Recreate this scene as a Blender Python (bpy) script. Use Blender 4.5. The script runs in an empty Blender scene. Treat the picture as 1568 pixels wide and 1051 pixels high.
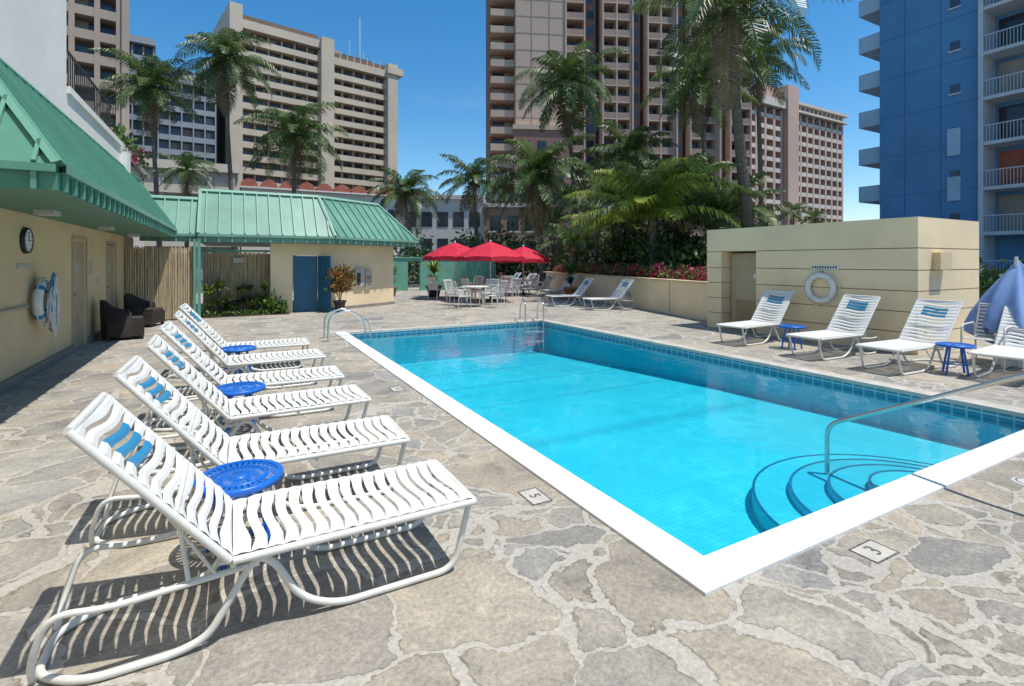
import bpy, math, random
from mathutils import Vector, Matrix, Quaternion
random.seed(7)
R=random.random
def U(a,b): return a+(b-a)*random.random()
scene=bpy.context.scene
# ------------------------------------------------------------------ materials
def _n(nt,t,**k):
    n=nt.nodes.new(t)
    for a,b in k.items(): setattr(n,a,b)
    return n
def mk(name,col,rough=.6,var=.12,scale=3.0,bump=0.0,bscale=40.,metal=0.,spec=.4,detail=4,col2=None,transl=0.,stretch=None):
    m=bpy.data.materials.new(name); m.use_nodes=True
    nt=m.node_tree; p=nt.nodes['Principled BSDF']; L=nt.links
    p.inputs['Roughness'].default_value=rough; p.inputs['Metallic'].default_value=metal
    p.inputs['Specular IOR Level'].default_value=spec
    tc=_n(nt,'ShaderNodeTexCoord'); mp=_n(nt,'ShaderNodeMapping')
    L.new(tc.outputs['Object'],mp.inputs[0])
    if stretch: mp.inputs['Scale'].default_value=stretch
    no=_n(nt,'ShaderNodeTexNoise'); no.inputs['Scale'].default_value=scale; no.inputs['Detail'].default_value=detail
    no.inputs['Roughness'].default_value=.62
    L.new(mp.outputs[0],no.inputs['Vector'])
    cr=_n(nt,'ShaderNodeValToRGB')
    a=[max(0,c*(1-var)) for c in col]; b=[min(1,c*(1+var)) for c in (col2 or col)]
    cr.color_ramp.elements[0].position=.32; cr.color_ramp.elements[1].position=.68
    cr.color_ramp.elements[0].color=(*a,1); cr.color_ramp.elements[1].color=(*b,1)
    L.new(no.outputs['Fac'],cr.inputs[0]); L.new(cr.outputs[0],p.inputs['Base Color'])
    if bump>0:
        n2=_n(nt,'ShaderNodeTexNoise'); n2.inputs['Scale'].default_value=bscale; n2.inputs['Detail'].default_value=3
        L.new(mp.outputs[0],n2.inputs['Vector'])
        bm=_n(nt,'ShaderNodeBump'); bm.inputs['Strength'].default_value=bump; bm.inputs['Distance'].default_value=.02
        L.new(n2.outputs['Fac'],bm.inputs['Height']); L.new(bm.outputs[0],p.inputs['Normal'])
    if transl>0:
        tr=_n(nt,'ShaderNodeBsdfTranslucent'); mx=_n(nt,'ShaderNodeMixShader'); mx.inputs[0].default_value=transl
        L.new(cr.outputs[0],tr.inputs[0]); L.new(p.outputs[0],mx.inputs[1]); L.new(tr.outputs[0],mx.inputs[2])
        L.new(mx.outputs[0],nt.nodes['Material Output'].inputs[0])
    return m
M={}
M['white']=mk('white_vinyl',(.70,.70,.67),.4,.05,6)
M['frame']=mk('white_powder_tube',(.64,.63,.58),.35,.06,8)
M['blue']=mk('blue_vinyl',(.02,.22,.42),.4,.08)
M['bluetab']=mk('blue_table_plastic',(.01,.13,.52),.35,.06)
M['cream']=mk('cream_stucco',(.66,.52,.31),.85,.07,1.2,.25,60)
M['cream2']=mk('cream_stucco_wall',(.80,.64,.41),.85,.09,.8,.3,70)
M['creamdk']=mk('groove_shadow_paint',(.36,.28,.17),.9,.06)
M['offw']=mk('offwhite_stucco',(.78,.73,.68),.85,.06,.5,.2,40)
M['green']=mk('green_metal_roof',(.06,.22,.145),.45,.18,.8,.05,8,spec=.5)
M['greenl']=mk('green_metal_seam',(.11,.29,.21),.4,.12,1.1)
M['green2']=mk('green_metal_roof_faded',(.12,.28,.21),.45,.18,.9,.05,8,spec=.5)
M['green2l']=mk('green_metal_seam_faded',(.19,.36,.28),.4,.12,1.1)
M['greensof']=mk('green_soffit',(.10,.22,.16),.6,.08)
M['greenwall']=mk('green_painted_wall',(.13,.34,.25),.7,.12,1)
M['tan']=mk('tan_door_paint',(.42,.34,.23),.6,.08)
M['bamboo']=mk('bamboo_fence',(.52,.41,.26),.75,.3,6,.3,30,stretch=(4,4,.4))
M['bluedoor']=mk('blue_door_paint',(.02,.12,.22),.45,.1)
M['wicker']=mk('dark_wicker',(.035,.026,.022),.6,.4,60,.9,120)
M['red']=mk('red_canvas',(.60,.02,.05),.75,.10,3,transl=.15)
M['bluecanvas']=mk('blue_canvas',(.20,.32,.58),.8,.14,3,.2,10)
M['steel']=mk('brushed_steel',(.62,.60,.56),.22,.05,10,metal=.9)
M['black']=mk('black_plastic',(.02,.02,.02),.5,.1)
M['faded']=mk('faded_black_paint',(.12,.12,.12),.8,.7,30)
M['terra']=mk('terracotta',(.30,.13,.07),.8,.15,4)
M['potdark']=mk('dark_pot',(.05,.045,.04),.6,.2,4)
M['trunk']=mk('palm_trunk_bark',(.15,.125,.10),.9,.3,2,.8,14,stretch=(1,1,5))
M['fr1']=mk('palm_frond_dark',(.05,.10,.024),.42,.35,1.2,transl=.25,col2=(.08,.125,.035))
M['fr2']=mk('palm_frond_mid',(.085,.14,.035),.42,.3,1.2,transl=.3,col2=(.13,.18,.055))
M['fr3']=mk('palm_frond_yellow',(.17,.25,.033),.45,.3,1.2,transl=.4,col2=(.30,.36,.055))
M['frd']=mk('palm_frond_dry',(.24,.18,.11),.8,.3,1.2,transl=.2)
M['lf1']=mk('leaf_dark',(.03,.065,.018),.5,.4,2,transl=.2)
M['lf2']=mk('leaf_mid',(.065,.13,.03),.5,.4,2,transl=.25)
M['lf3']=mk('leaf_bright',(.18,.28,.05),.5,.3,2,transl=.3)
M['pink']=mk('bougainvillea_pink',(.52,.03,.12),.6,.3,2,transl=.3)
M['croton']=mk('croton_leaf_red',(.25,.06,.03),.5,.6,5,transl=.2,col2=(.30,.16,.05))
M['soil']=mk('soil',(.06,.045,.03),.95,.3,3)
M['glassd']=mk('window_glass_dark',(.03,.035,.045),.15,.4,.3,spec=.6)
M['glassb']=mk('window_glass_blue',(.07,.10,.15),.2,.4,.3,spec=.6)
M['curtain']=mk('window_curtain',(.34,.31,.27),.8,.2,.5)
M['t3c']=mk('tower_cream_concrete',(.57,.49,.38),.85,.10,.08)
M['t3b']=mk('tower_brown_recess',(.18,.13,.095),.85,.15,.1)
M['t4c']=mk('tower_tan_concrete',(.56,.42,.32),.85,.10,.06)
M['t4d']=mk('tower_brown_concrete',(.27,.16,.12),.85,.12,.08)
M['t4r']=mk('tower_balcony_panel',(.38,.26,.20),.8,.12,.1)
M['t5c']=mk('hotel_pink_concrete',(.55,.39,.31),.85,.08,.08)
M['t5l']=mk('hotel_light_concrete',(.64,.57,.49),.85,.08,.08)
M['t1c']=mk('tower_grey_tan',(.43,.34,.27),.85,.12,.08)
M['t2c']=mk('tower_bluegrey',(.30,.33,.37),.7,.12,.1)
M['bluew']=mk('blue_painted_wall',(.11,.29,.50),.75,.10,.35,.1,20)
M['bluewd']=mk('blue_painted_joint',(.06,.18,.35),.75,.08,.35)
M['bluelt']=mk('light_blue_slab',(.42,.58,.70),.7,.08,.5)
M['bslab']=mk('pale_slab',(.60,.63,.65),.7,.08,.5)
M['conc']=mk('grey_concrete',(.38,.35,.32),.85,.14,.3)
M['tile']=mk('red_roof_tile',(.40,.13,.08),.8,.2,1)
M['coping']=mk('white_coping_paint',(.66,.67,.66),.6,.07,3,.25,40,col2=(.72,.72,.71))
M['copingr']=mk('worn_coping',(.46,.43,.38),.7,.16,4,.2,40)
M['markg']=mk('marker_tile',(.46,.43,.38),.8,.14,9)
M['asph']=mk('city_ground_asphalt',(.09,.085,.08),.9,.2,.2)
M['base']=mk('base_kerb_grey',(.25,.23,.20),.9,.15,2)
M['rope']=mk('white_rope',(.65,.65,.62),.8,.1)
M['brownb']=mk('brown_lowrise',(.36,.20,.13),.85,.1,.2)
M['artg']=mk('grey_plate',(.5,.5,.48),.7,.1)

class NG:
    def __init__(s,nt): s.nt=nt; s.L=nt.links; s.tc=_n(nt,'ShaderNodeTexCoord').outputs['Object']
    def put(s,n,i,x):
        if isinstance(x,(int,float)): n.inputs[i].default_value=x
        elif isinstance(x,tuple):
            n.inputs[i].default_value=x if len(n.inputs[i].default_value)==len(x) else (*x,1)
        else: s.L.new(x,n.inputs[i])
    def noise(s,sc,d=4,r=.55,vec=None,dist=0):
        n=_n(s.nt,'ShaderNodeTexNoise'); n.inputs['Scale'].default_value=sc; n.inputs['Detail'].default_value=d; n.inputs['Roughness'].default_value=r; n.inputs['Distortion'].default_value=dist
        s.L.new(vec or s.tc,n.inputs['Vector']); return n
    def vm(s,op,a,b):
        n=_n(s.nt,'ShaderNodeVectorMath',operation=op); s.put(n,0,a)
        if op=='SCALE': n.inputs['Scale'].default_value=b
        else: s.put(n,1,b)
        return n.outputs[0]
    def m(s,op,a,b=0.):
        n=_n(s.nt,'ShaderNodeMath',operation=op); s.put(n,0,a); s.put(n,1,b); return n.outputs[0]
    def ramp(s,f,stops):
        r=_n(s.nt,'ShaderNodeValToRGB'); e=r.color_ramp.elements
        e[0].position,e[0].color=stops[0][0],(*stops[0][1],1); e[1].position,e[1].color=stops[-1][0],(*stops[-1][1],1)
        for q in stops[1:-1]:
            x=e.new(q[0]); x.color=(*q[1],1)
        s.L.new(f,r.inputs[0]); return r.outputs[0]
    def mix(s,f,a,b,bt='MIX'):
        n=_n(s.nt,'ShaderNodeMixRGB',blend_type=bt)
        for i,x in enumerate((f,a,b)): s.put(n,i,x)
        return n.outputs[0]
    def vor(s,vec,sc,feat,dist='EUCLIDEAN',rnd=1):
        n=_n(s.nt,'ShaderNodeTexVoronoi',feature=feat,distance=dist) if feat!='DISTANCE_TO_EDGE' else _n(s.nt,'ShaderNodeTexVoronoi',feature=feat)
        n.inputs['Scale'].default_value=sc; n.inputs['Randomness'].default_value=rnd; s.L.new(vec,n.inputs['Vector']); return n
def flagstone():
    m=bpy.data.materials.new('flagstone_paving'); m.use_nodes=True
    nt=m.node_tree; p=nt.nodes['Principled BSDF']; g=NG(nt)
    w1=g.vm('SCALE',g.vm('SUBTRACT',g.noise(1.3,1).outputs['Color'],(.5,.5,.5)),.6)
    w2=g.vm('SCALE',g.vm('SUBTRACT',g.noise(6,3,.65).outputs['Color'],(.5,.5,.5)),.17)
    vec=g.vm('MULTIPLY',g.vm('ADD',g.vm('ADD',g.tc,w1),w2),(1.,1.2,0.))
    big=g.vor(vec,1.5,'DISTANCE_TO_EDGE').outputs['Distance']; bigc=g.vor(vec,1.5,'F1').outputs['Color']
    sml=g.vor(vec,3.2,'DISTANCE_TO_EDGE').outputs['Distance']; smlc=g.vor(vec,3.2,'F1').outputs['Color']
    sb=_n(nt,'ShaderNodeSeparateColor'); g.L.new(bigc,sb.inputs[0]); ss=_n(nt,'ShaderNodeSeparateColor'); g.L.new(smlc,ss.inputs[0])
    sel=g.m('GREATER_THAN',sb.outputs[1],.66)
    sml2=g.m('ADD',g.m('MULTIPLY',sml,.5),g.m('SUBTRACT',1.,sel))
    dist=g.m('MINIMUM',big,sml2)
    cell=g.m('ADD',g.m('MULTIPLY',sb.outputs[0],g.m('SUBTRACT',1.,sel)),g.m('MULTIPLY',ss.outputs[0],sel))
    hue=g.m('FRACT',g.m('MULTIPLY',cell,7.31))
    stone=g.ramp(cell,[(0,(.27,.262,.245)),(.2,(.40,.37,.31)),(.4,(.315,.31,.295)),(.6,(.44,.39,.31)),(.8,(.295,.28,.25)),(1,(.385,.37,.34))])
    stone=g.mix(g.m('MULTIPLY',hue,.28),stone,(.42,.335,.24))
    vec2=g.vm('ADD',g.tc,g.vm('SCALE',bigc,4.))
    mot=g.ramp(g.noise(2.8,8,.74,vec2,.7).outputs['Fac'],[(.30,(.54,.55,.57)),(.43,(.85,.85,.85)),(.55,(1.,.99,.97)),(.70,(1.38,1.34,1.27))])
    stone=g.mix(1.,stone,mot,'MULTIPLY')
    f45=g.noise(40,3,.8).outputs['Fac']
    stone=g.mix(1.,stone,g.ramp(f45,[(.3,(.70,.70,.70)),(.7,(1.24,1.24,1.24))]),'MULTIPLY')
    lowf=g.noise(.5,4,.6).outputs['Fac']
    stone=g.mix(1.,stone,g.ramp(lowf,[(.3,(.86,.86,.88)),(.7,(1.12,1.10,1.06))]),'MULTIPLY')
    n22=g.noise(2.2,3).outputs['Fac']
    gw=g.m('ADD',g.m('MULTIPLY',n22,.100),-.022)
    q=g.m('DIVIDE',dist,gw)
    gm=g.ramp(q,[(.74,(1,1,1)),(1.0,(0,0,0))])
    gcol=g.ramp(f45,[(.32,(.37,.345,.30)),(.66,(.54,.505,.44))])
    col=g.mix(g.m('MULTIPLY',gm,g.ramp(lowf,[(.38,(.68,.68,.68)),(.6,(.98,.98,.98))])),stone,gcol)
    edge=g.ramp(g.m('ABSOLUTE',g.m('SUBTRACT',q,1.0)),[(0.,(.46,.44,.41)),(.24,(1,1,1))])
    col=g.mix(g.m('MULTIPLY',n22,1.3),col,g.mix(1.,col,edge,'MULTIPLY'))
    g.L.new(col,p.inputs['Base Color'])
    p.inputs['Roughness'].default_value=.78; p.inputs['Specular IOR Level'].default_value=.25
    b=_n(nt,'ShaderNodeBump'); b.inputs['Strength'].default_value=.8; b.inputs['Distance'].default_value=.03
    g.L.new(g.noise(8,7,.74).outputs['Fac'],b.inputs['Height']); g.L.new(b.outputs[0],p.inputs['Normal'])
    return m
M['flag']=flagstone()
def basin():
    m=bpy.data.materials.new('pool_mosaic'); m.use_nodes=True; nt=m.node_tree; p=nt.nodes['Principled BSDF']; g=NG(nt)
    n=g.ramp(g.noise(.9,4).outputs['Fac'],[(.3,(.02,.50,.62)),(.7,(.035,.58,.70))])
    v=g.vor(g.tc,16,'F1','CHEBYCHEV',0); t=g.ramp(v.outputs['Distance'],[(.42,(1,1,1)),(.49,(.66,.75,.80))])
    g.L.new(g.mix(.8,n,t,'MULTIPLY'),p.inputs['Base Color']); p.inputs['Roughness'].default_value=.7; return m
M['basin']=basin()
def tileband():
    m=bpy.data.materials.new('blue_pool_tile'); m.use_nodes=True; nt=m.node_tree; p=nt.nodes['Principled BSDF']; g=NG(nt)
    v=g.vor(g.tc,7.5,'F1','CHEBYCHEV',0); 
    r=g.ramp(v.outputs['Distance'],[(0,(.015,.14,.25)),(.40,(.02,.20,.31)),(.47,(.28,.44,.48))])
    g.L.new(r,p.inputs['Base Color']); p.inputs['Roughness'].default_value=.25
    return m
M['tileb']=tileband()
M['stepline']=mk('step_tile_line',(.01,.13,.26),.4,.2)
def water():
    m=bpy.data.materials.new('pool_water'); m.use_nodes=True; nt=m.node_tree; g=NG(nt); L=g.L
    nt.nodes.remove(nt.nodes['Principled BSDF'])
    n=g.noise(2.6,3,.5,None,.8)
    b=_n(nt,'ShaderNodeBump'); b.inputs['Strength'].default_value=.12; b.inputs['Distance'].default_value=.05; L.new(n.outputs['Fac'],b.inputs['Height'])
    f=_n(nt,'ShaderNodeFresnel'); f.inputs[0].default_value=1.33; L.new(b.outputs[0],f.inputs['Normal'])
    # caustic light painted into the transmission tint as a net of bright lines
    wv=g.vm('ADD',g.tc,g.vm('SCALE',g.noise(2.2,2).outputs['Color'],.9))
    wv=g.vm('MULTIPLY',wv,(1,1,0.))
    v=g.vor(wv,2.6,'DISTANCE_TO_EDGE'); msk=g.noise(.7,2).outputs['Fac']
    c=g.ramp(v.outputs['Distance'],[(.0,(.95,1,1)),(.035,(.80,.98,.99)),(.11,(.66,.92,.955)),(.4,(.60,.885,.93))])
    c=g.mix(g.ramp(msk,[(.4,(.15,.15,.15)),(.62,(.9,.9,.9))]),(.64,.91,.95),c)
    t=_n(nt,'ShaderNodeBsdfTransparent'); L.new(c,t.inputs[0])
    gl=_n(nt,'ShaderNodeBsdfGlossy'); gl.inputs['Roughness'].default_value=.01; L.new(b.outputs[0],gl.inputs['Normal'])
    mx=_n(nt,'ShaderNodeMixShader'); L.new(f.outputs[0],mx.inputs[0]); L.new(t.outputs[0],mx.inputs[1]); L.new(gl.outputs[0],mx.inputs[2])
    L.new(mx.outputs[0],nt.nodes['Material Output'].inputs[0]); return m
M['water']=water()

# ------------------------------------------------------------------ mesh builder
class MB:
    def __init__(s): s.v=[];s.f=[];s.mi=[];s.sm=[];s.mats=[];s.M=Matrix()
    def _m(s,k):
        if k not in s.mats: s.mats.append(k)
        return s.mats.index(k)
    def add(s,vs,fs,k,sm=False):
        b=len(s.v); i=s._m(k)
        s.v+= [tuple(s.M@Vector(p)) for p in vs]
        for f in fs: s.f.append([b+j for j in f]); s.mi.append(i); s.sm.append(sm)
    def poly(s,pts,k,sm=False): s.add(pts,[list(range(len(pts)))],k,sm)
    def box(s,x0,x1,y0,y1,z0,z1,k):
        s.add([(x0,y0,z0),(x1,y0,z0),(x1,y1,z0),(x0,y1,z0),(x0,y0,z1),(x1,y0,z1),(x1,y1,z1),(x0,y1,z1)],
              [(0,3,2,1),(4,5,6,7),(0,1,5,4),(1,2,6,5),(2,3,7,6),(3,0,4,7)],k)
    def tube(s,path,r,k,n=8,rr=None,close=False):
        P=[Vector(p) for p in path]; N=len(P)
        T=[]
        for i in range(N):
            if close: t=P[(i+1)%N]-P[i-1]
            else: t=P[min(i+1,N-1)]-P[max(i-1,0)]
            T.append(t.normalized())
        u=T[0].orthogonal().normalized(); vs=[]
        for i in range(N):
            if i>0:
                q=T[i-1].rotation_difference(T[i]); u=(q@u).normalized()
            w=T[i].cross(u); ra=rr[i] if rr else r
            for j in range(n):
                a=2*math.pi*j/n; vs.append(P[i]+u*math.cos(a)*ra+w*math.sin(a)*ra)
        fs=[]
        for i in range(N if close else N-1):
            for j in range(n):
                a=i*n+j;b=i*n+(j+1)%n;c=((i+1)%N)*n+(j+1)%n;d=((i+1)%N)*n+j
                fs.append((a,b,c,d))
        s.add(vs,fs,k,True)
        if not close:
            s.add(vs[:n],[list(range(n))[::-1]],k); s.add(vs[-n:],[list(range(n))],k)
    def lathe(s,prof,k,n=20,c=(0,0,0)):
        vs=[];fs=[]
        for (r,z) in prof:
            for j in range(n):
                a=2*math.pi*j/n; vs.append((c[0]+r*math.cos(a),c[1]+r*math.sin(a),c[2]+z))
        for i in range(len(prof)-1):
            for j in range(n): fs.append((i*n+j,i*n+(j+1)%n,(i+1)*n+(j+1)%n,(i+1)*n+j))
        s.add(vs,fs,k,True)
    def mesh(s,name):
        me=bpy.data.meshes.new(name); me.from_pydata(s.v,[],s.f)
        for k in s.mats: me.materials.append(M[k])
        me.polygons.foreach_set('material_index',s.mi); me.polygons.foreach_set('use_smooth',s.sm); me.update(); return me
    def obj(s,name,loc=(0,0,0),rz=0,parent=None):
        return place(s.mesh(name),name,loc,rz,parent)
def place(me,name,loc=(0,0,0),rz=0,parent=None,sc=1):
    o=bpy.data.objects.new(name,me); o.location=loc; o.rotation_euler=(0,0,rz); o.scale=(sc,sc,sc)
    scene.collection.objects.link(o)
    if parent: o.parent=parent
    return o
def fillet(pts,r=.08,n=5):
    P=[Vector(p) for p in pts]; out=[P[0]]
    for i in range(1,len(P)-1):
        a=P[i-1]-P[i]; b=P[i+1]-P[i]; d=min(r,a.length*.49,b.length*.49)
        A=P[i]+a.normalized()*d; B=P[i]+b.normalized()*d
        for j in range(n+1):
            t=j/n; out.append(A*(1-t)**2+P[i]*2*t*(1-t)+B*t*t)
    out.append(P[-1]); return out
def seg_matrix(p0,p1):
    d=Vector((p1[0]-p0[0],p1[1]-p0[1],0)); a=math.atan2(d.y,d.x)
    return Matrix.Translation((p0[0],p0[1],0))@Matrix.Rotation(a,4,'Z'), d.length
def wall(mb,p0,p1,z0,z1,th,k,ops=()):
    mt,Ln=seg_matrix(p0,p1); old=mb.M; mb.M=old@mt
    x=0
    for (a0,a1,zb,zt) in sorted(ops):
        if a0>x: mb.box(x,a0,0,th,z0,z1,k)
        if zb>z0: mb.box(a0,a1,0,th,z0,zb,k)
        if zt<z1: mb.box(a0,a1,0,th,zt,z1,k)
        x=a1
    if x<Ln: mb.box(x,Ln,0,th,z0,z1,k)
    mb.M=old
def roof_panel(mb,e0,e1,t0,t1,sp=.3,seam=.035,fas=.0,k='green',ks='greenl'):
    e0,e1,t0,t1=[Vector(p) for p in (e0,e1,t0,t1)]
    mb.poly([e0,e1,t1,t0],k)
    ax=(e1-e0); Lx=ax.length; ax.normalize()
    n=ax.cross(t0-e0).normalized()
    if n.z<0: n=-n
    up=n.cross(ax).normalized()
    if (t0-e0).dot(up)<0: up=-up
    B=(t0-e0).dot(up); a0=(t0-e0).dot(ax); a1=(t1-e0).dot(ax)
    def rib(A,C,w=.016,h=seam):
        d=(C-A).normalized(); sd=d.cross(n).normalized()*w; o=n*.003
        vs=[A-sd+o,A+sd+o,A+sd+n*h,A-sd+n*h,C-sd+o,C+sd+o,C+sd+n*h,C-sd+n*h]
        mb.add(vs,[(0,1,2,3),(4,7,6,5),(3,2,6,7),(0,3,7,4),(1,5,6,2)],ks)
    a=sp*.5
    while a<Lx:
        bm=B; b0=0
        if a<a0: bm=B*a/a0
        if a>a1: bm=B*(Lx-a)/(Lx-a1)
        if bm>.05: rib(e0+ax*a,e0+ax*a+up*bm)
        if fas>0:
            mb_p=e0+ax*a; out=Vector((n.x,n.y,0)).normalized()
            s2=ax*.02
            vs=[mb_p-s2+out*.003,mb_p+s2+out*.003,mb_p+s2+out*.04,mb_p-s2+out*.04]
            dn=Vector((0,0,-fas)); vs+= [v+dn for v in vs]
            mb.add(vs,[(0,1,2,3),(4,7,6,5),(3,2,6,7),(0,3,7,4),(1,5,6,2)],ks)
        a+=sp
    rib(e0,t0,.04,.05); rib(e1,t1,.04,.05); rib(t0,t1,.05,.06)
    if fas>0:
        dn=Vector((0,0,-fas)); out=Vector((n.x,n.y,0)).normalized()
        mb.poly([e0,e1,e1+dn,e0+dn],k)
        mb.add([e0+out*.06,e1+out*.06,e1+out*.06+Vector((0,0,-.07)),e0+out*.06+Vector((0,0,-.07)),e0,e1,e1+Vector((0,0,-.07)),e0+Vector((0,0,-.07))],[(0,1,2,3),(0,4,5,1),(3,2,6,7)],ks)

# ------------------------------------------------------------------ camera, light, world
cam=bpy.data.cameras.new('camera'); co=bpy.data.objects.new('camera',cam); scene.collection.objects.link(co)
co.location=(0,0,1.6); co.rotation_euler=(math.radians(90),0,-math.radians(28.6))
cam.lens=17.98; cam.sensor_width=36; cam.shift_y=-.080; cam.clip_end=3000; cam.clip_start=.05
scene.camera=co
S=Vector((.27,-.27,1)).normalized()
sl=bpy.data.lights.new('sun','SUN'); so=bpy.data.objects.new('sun',sl); scene.collection.objects.link(so)
sl.energy=5.0; sl.angle=math.radians(.5); sl.color=(1,.96,.89); so.rotation_euler=S.to_track_quat('Z','Y').to_euler(); so.location=(5,-5,30)
w=bpy.data.worlds.new('World'); scene.world=w; w.use_nodes=True
nt=w.node_tree; bg=nt.nodes['Background']; sk=nt.nodes.new('ShaderNodeTexSky'); sk.sky_type='NISHITA'; sk.sun_disc=False
sk.sun_elevation=math.asin(S.z); sk.sun_rotation=math.radians(134); sk.air_density=1.0; sk.dust_density=.3; sk.ozone_density=2.0
hs=nt.nodes.new('ShaderNodeHueSaturation'); hs.inputs['Saturation'].default_value=1.38; hs.inputs['Hue'].default_value=.495; hs.inputs['Value'].default_value=1.35; nt.links.new(sk.outputs[0],hs.inputs['Color'])
tcw=nt.nodes.new('ShaderNodeTexCoord'); mpw=nt.nodes.new('ShaderNodeMapping'); mpw.inputs['Scale'].default_value=(1,1,3.5); nt.links.new(tcw.outputs['Generated'],mpw.inputs[0])
nw=nt.nodes.new('ShaderNodeTexNoise'); nw.inputs['Scale'].default_value=3.2; nw.inputs['Detail'].default_value=8; nw.inputs['Roughness'].default_value=.6; nt.links.new(mpw.outputs[0],nw.inputs['Vector'])
rw=nt.nodes.new('ShaderNodeValToRGB'); rw.color_ramp.elements[0].position=.58; rw.color_ramp.elements[0].color=(0,0,0,1); rw.color_ramp.elements[1].position=.9; rw.color_ramp.elements[1].color=(.22,.22,.22,1); nt.links.new(nw.outputs['Fac'],rw.inputs[0])
mxw=nt.nodes.new('ShaderNodeMixRGB'); nt.links.new(rw.outputs[0],mxw.inputs[0]); nt.links.new(hs.outputs[0],mxw.inputs[1]); mxw.inputs[2].default_value=(6.2,6.4,6.6,1)
nt.links.new(mxw.outputs[0],bg.inputs[0]); bg.inputs[1].default_value=.12
scene.view_settings.view_transform='Standard'; scene.view_settings.look='None'; scene.view_settings.exposure=0

# ------------------------------------------------------------------ ground, deck, pool
PX0,PX1,PY0,PY1=2.22,7.22,1.92,11.68      # water opening
def frame_rect(mb,o,i,z,k):
    (a0,a1,b0,b1)=o;(c0,c1,d0,d1)=i
    for q in ([(a0,b0),(a1,b0),(a1,d0),(a0,d0)],[(a0,d1),(a1,d1),(a1,b1),(a0,b1)],[(a0,d0),(c0,d0),(c0,d1),(a0,d1)],[(c1,d0),(a1,d0),(a1,d1),(c1,d1)]):
        mb.poly([(x,y,z) for x,y in q],k)
mb=MB(); frame_rect(mb,(-24,30,-16,30),(PX0-.1,PX1+.1,PY0-.1,PY1+.1),0,'flag'); mb.obj('flagstone_pool_deck')
mb=MB(); frame_rect(mb,(-2000,2000,-2000,2000),(-24,30,-16,30),-.02,'asph'); mb.obj('ground')
mb=MB()
wz=-.085
for (x0,x1,y0,y1,k) in ((PX0-.24,PX0,PY0-.22,PY1+.24,'coping'),(PX0,PX1,PY0-.22,PY0,'coping'),(PX0,PX1,PY1,PY1+.24,'copingr'),(PX1,PX1+.24,PY0-.22,PY1+.24,'copingr')):
    mb.box(x0,x1,y0,y1,-.03,.016,k)
o=.012
for (a,b) in (((PX0-o,PY0-o),(PX1+o,PY0-o)),((PX1+o,PY0-o),(PX1+o,PY1+o)),((PX1+o,PY1+o),(PX0-o,PY1+o)),((PX0-o,PY1+o),(PX0-o,PY0-o))):
    mb.poly([(a[0],a[1],-.17),(b[0],b[1],-.17),(b[0],b[1],-.031),(a[0],a[1],-.031)],'tileb')
    mb.poly([(a[0],a[1],-1.5),(b[0],b[1],-1.5),(b[0],b[1],-.17),(a[0],a[1],-.17)],'basin')
mb.poly([(PX0-o,PY0-o,-.46),(PX1+o,PY0-o,-.46),(PX1+o,PY0+4,-.55),(PX0-o,PY0+4,-.55)],'basin')
mb.poly([(PX0-o,PY0+4,-.55),(PX1+o,PY0+4,-.55),(PX1+o,PY1+o,-.80),(PX0-o,PY1+o,-.80)],'basin')
cx=4.68
for r,z in ((.40,-.16),(.69,-.22),(.98,-.28),(1.27,-.34)):
    n=36; arc=[(cx+r*math.cos(math.pi*i/n),PY0-.01+r*.95*math.sin(math.pi*i/n)) for i in range(n+1)]
    mb.add([(x,y,z) for x,y in arc],[list(range(n+1))],'basin')
    vs=[(x,y,z) for x,y in arc]+[(x,y,z-.058) for x,y in arc]
    mb.add(vs,[(i,i+1,n+2+i,n+1+i) for i in range(n)],'basin')
    if r>1.2:
        vs=[(x,y,z-.058) for x,y in arc]+[(x,y,z-.2) for x,y in arc]; mb.add(vs,[(i,i+1,n+2+i,n+1+i) for i in range(n)],'basin')
    r2=r-.022; a2=[(cx+r2*math.cos(math.pi*i/n),PY0-.01+r2*.95*math.sin(math.pi*i/n)) for i in range(n+1)]
    vs=[(x,y,z+.004) for x,y in arc]+[(x,y,z+.004) for x,y in a2]
    mb.add(vs,[(i,i+1,n+2+i,n+1+i) for i in range(n)],'stepline')
mb.obj('swimming_pool')
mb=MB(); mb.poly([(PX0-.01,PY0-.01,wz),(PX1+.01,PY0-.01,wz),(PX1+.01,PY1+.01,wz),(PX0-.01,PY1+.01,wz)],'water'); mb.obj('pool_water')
mb=MB(); mb.tube(fillet([(4.6,2.63,-.3),(4.6,2.63,.16),(4.6,1.32,.86),(4.6,.85,.92),(4.6,.72,.0)],.12,7),.019,'steel',10); mb.lathe([(.05,0),(.05,.02),(.02,.03)],'steel',16,(4.6,.72,0)); mb.obj('pool_handrail')
def grab(x,y,rz):
    mb=MB()
    for dx in (0,.48):
        mb.tube(fillet([(dx,.55,0),(dx,.5,.35),(dx,.1,.62),(dx,-.28,.5),(dx,-.32,-.6)],.14,6),.02,'steel',8)
    for z in (-.25,-.5): mb.box(0,.48,-.36,-.28,z,z+.03,'white')
    mb.obj('pool_ladder_rail',(x,y,0),rz)
grab(1.95,11.15,math.radians(-90)); grab(6.75,11.75,math.radians(-20))
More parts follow.
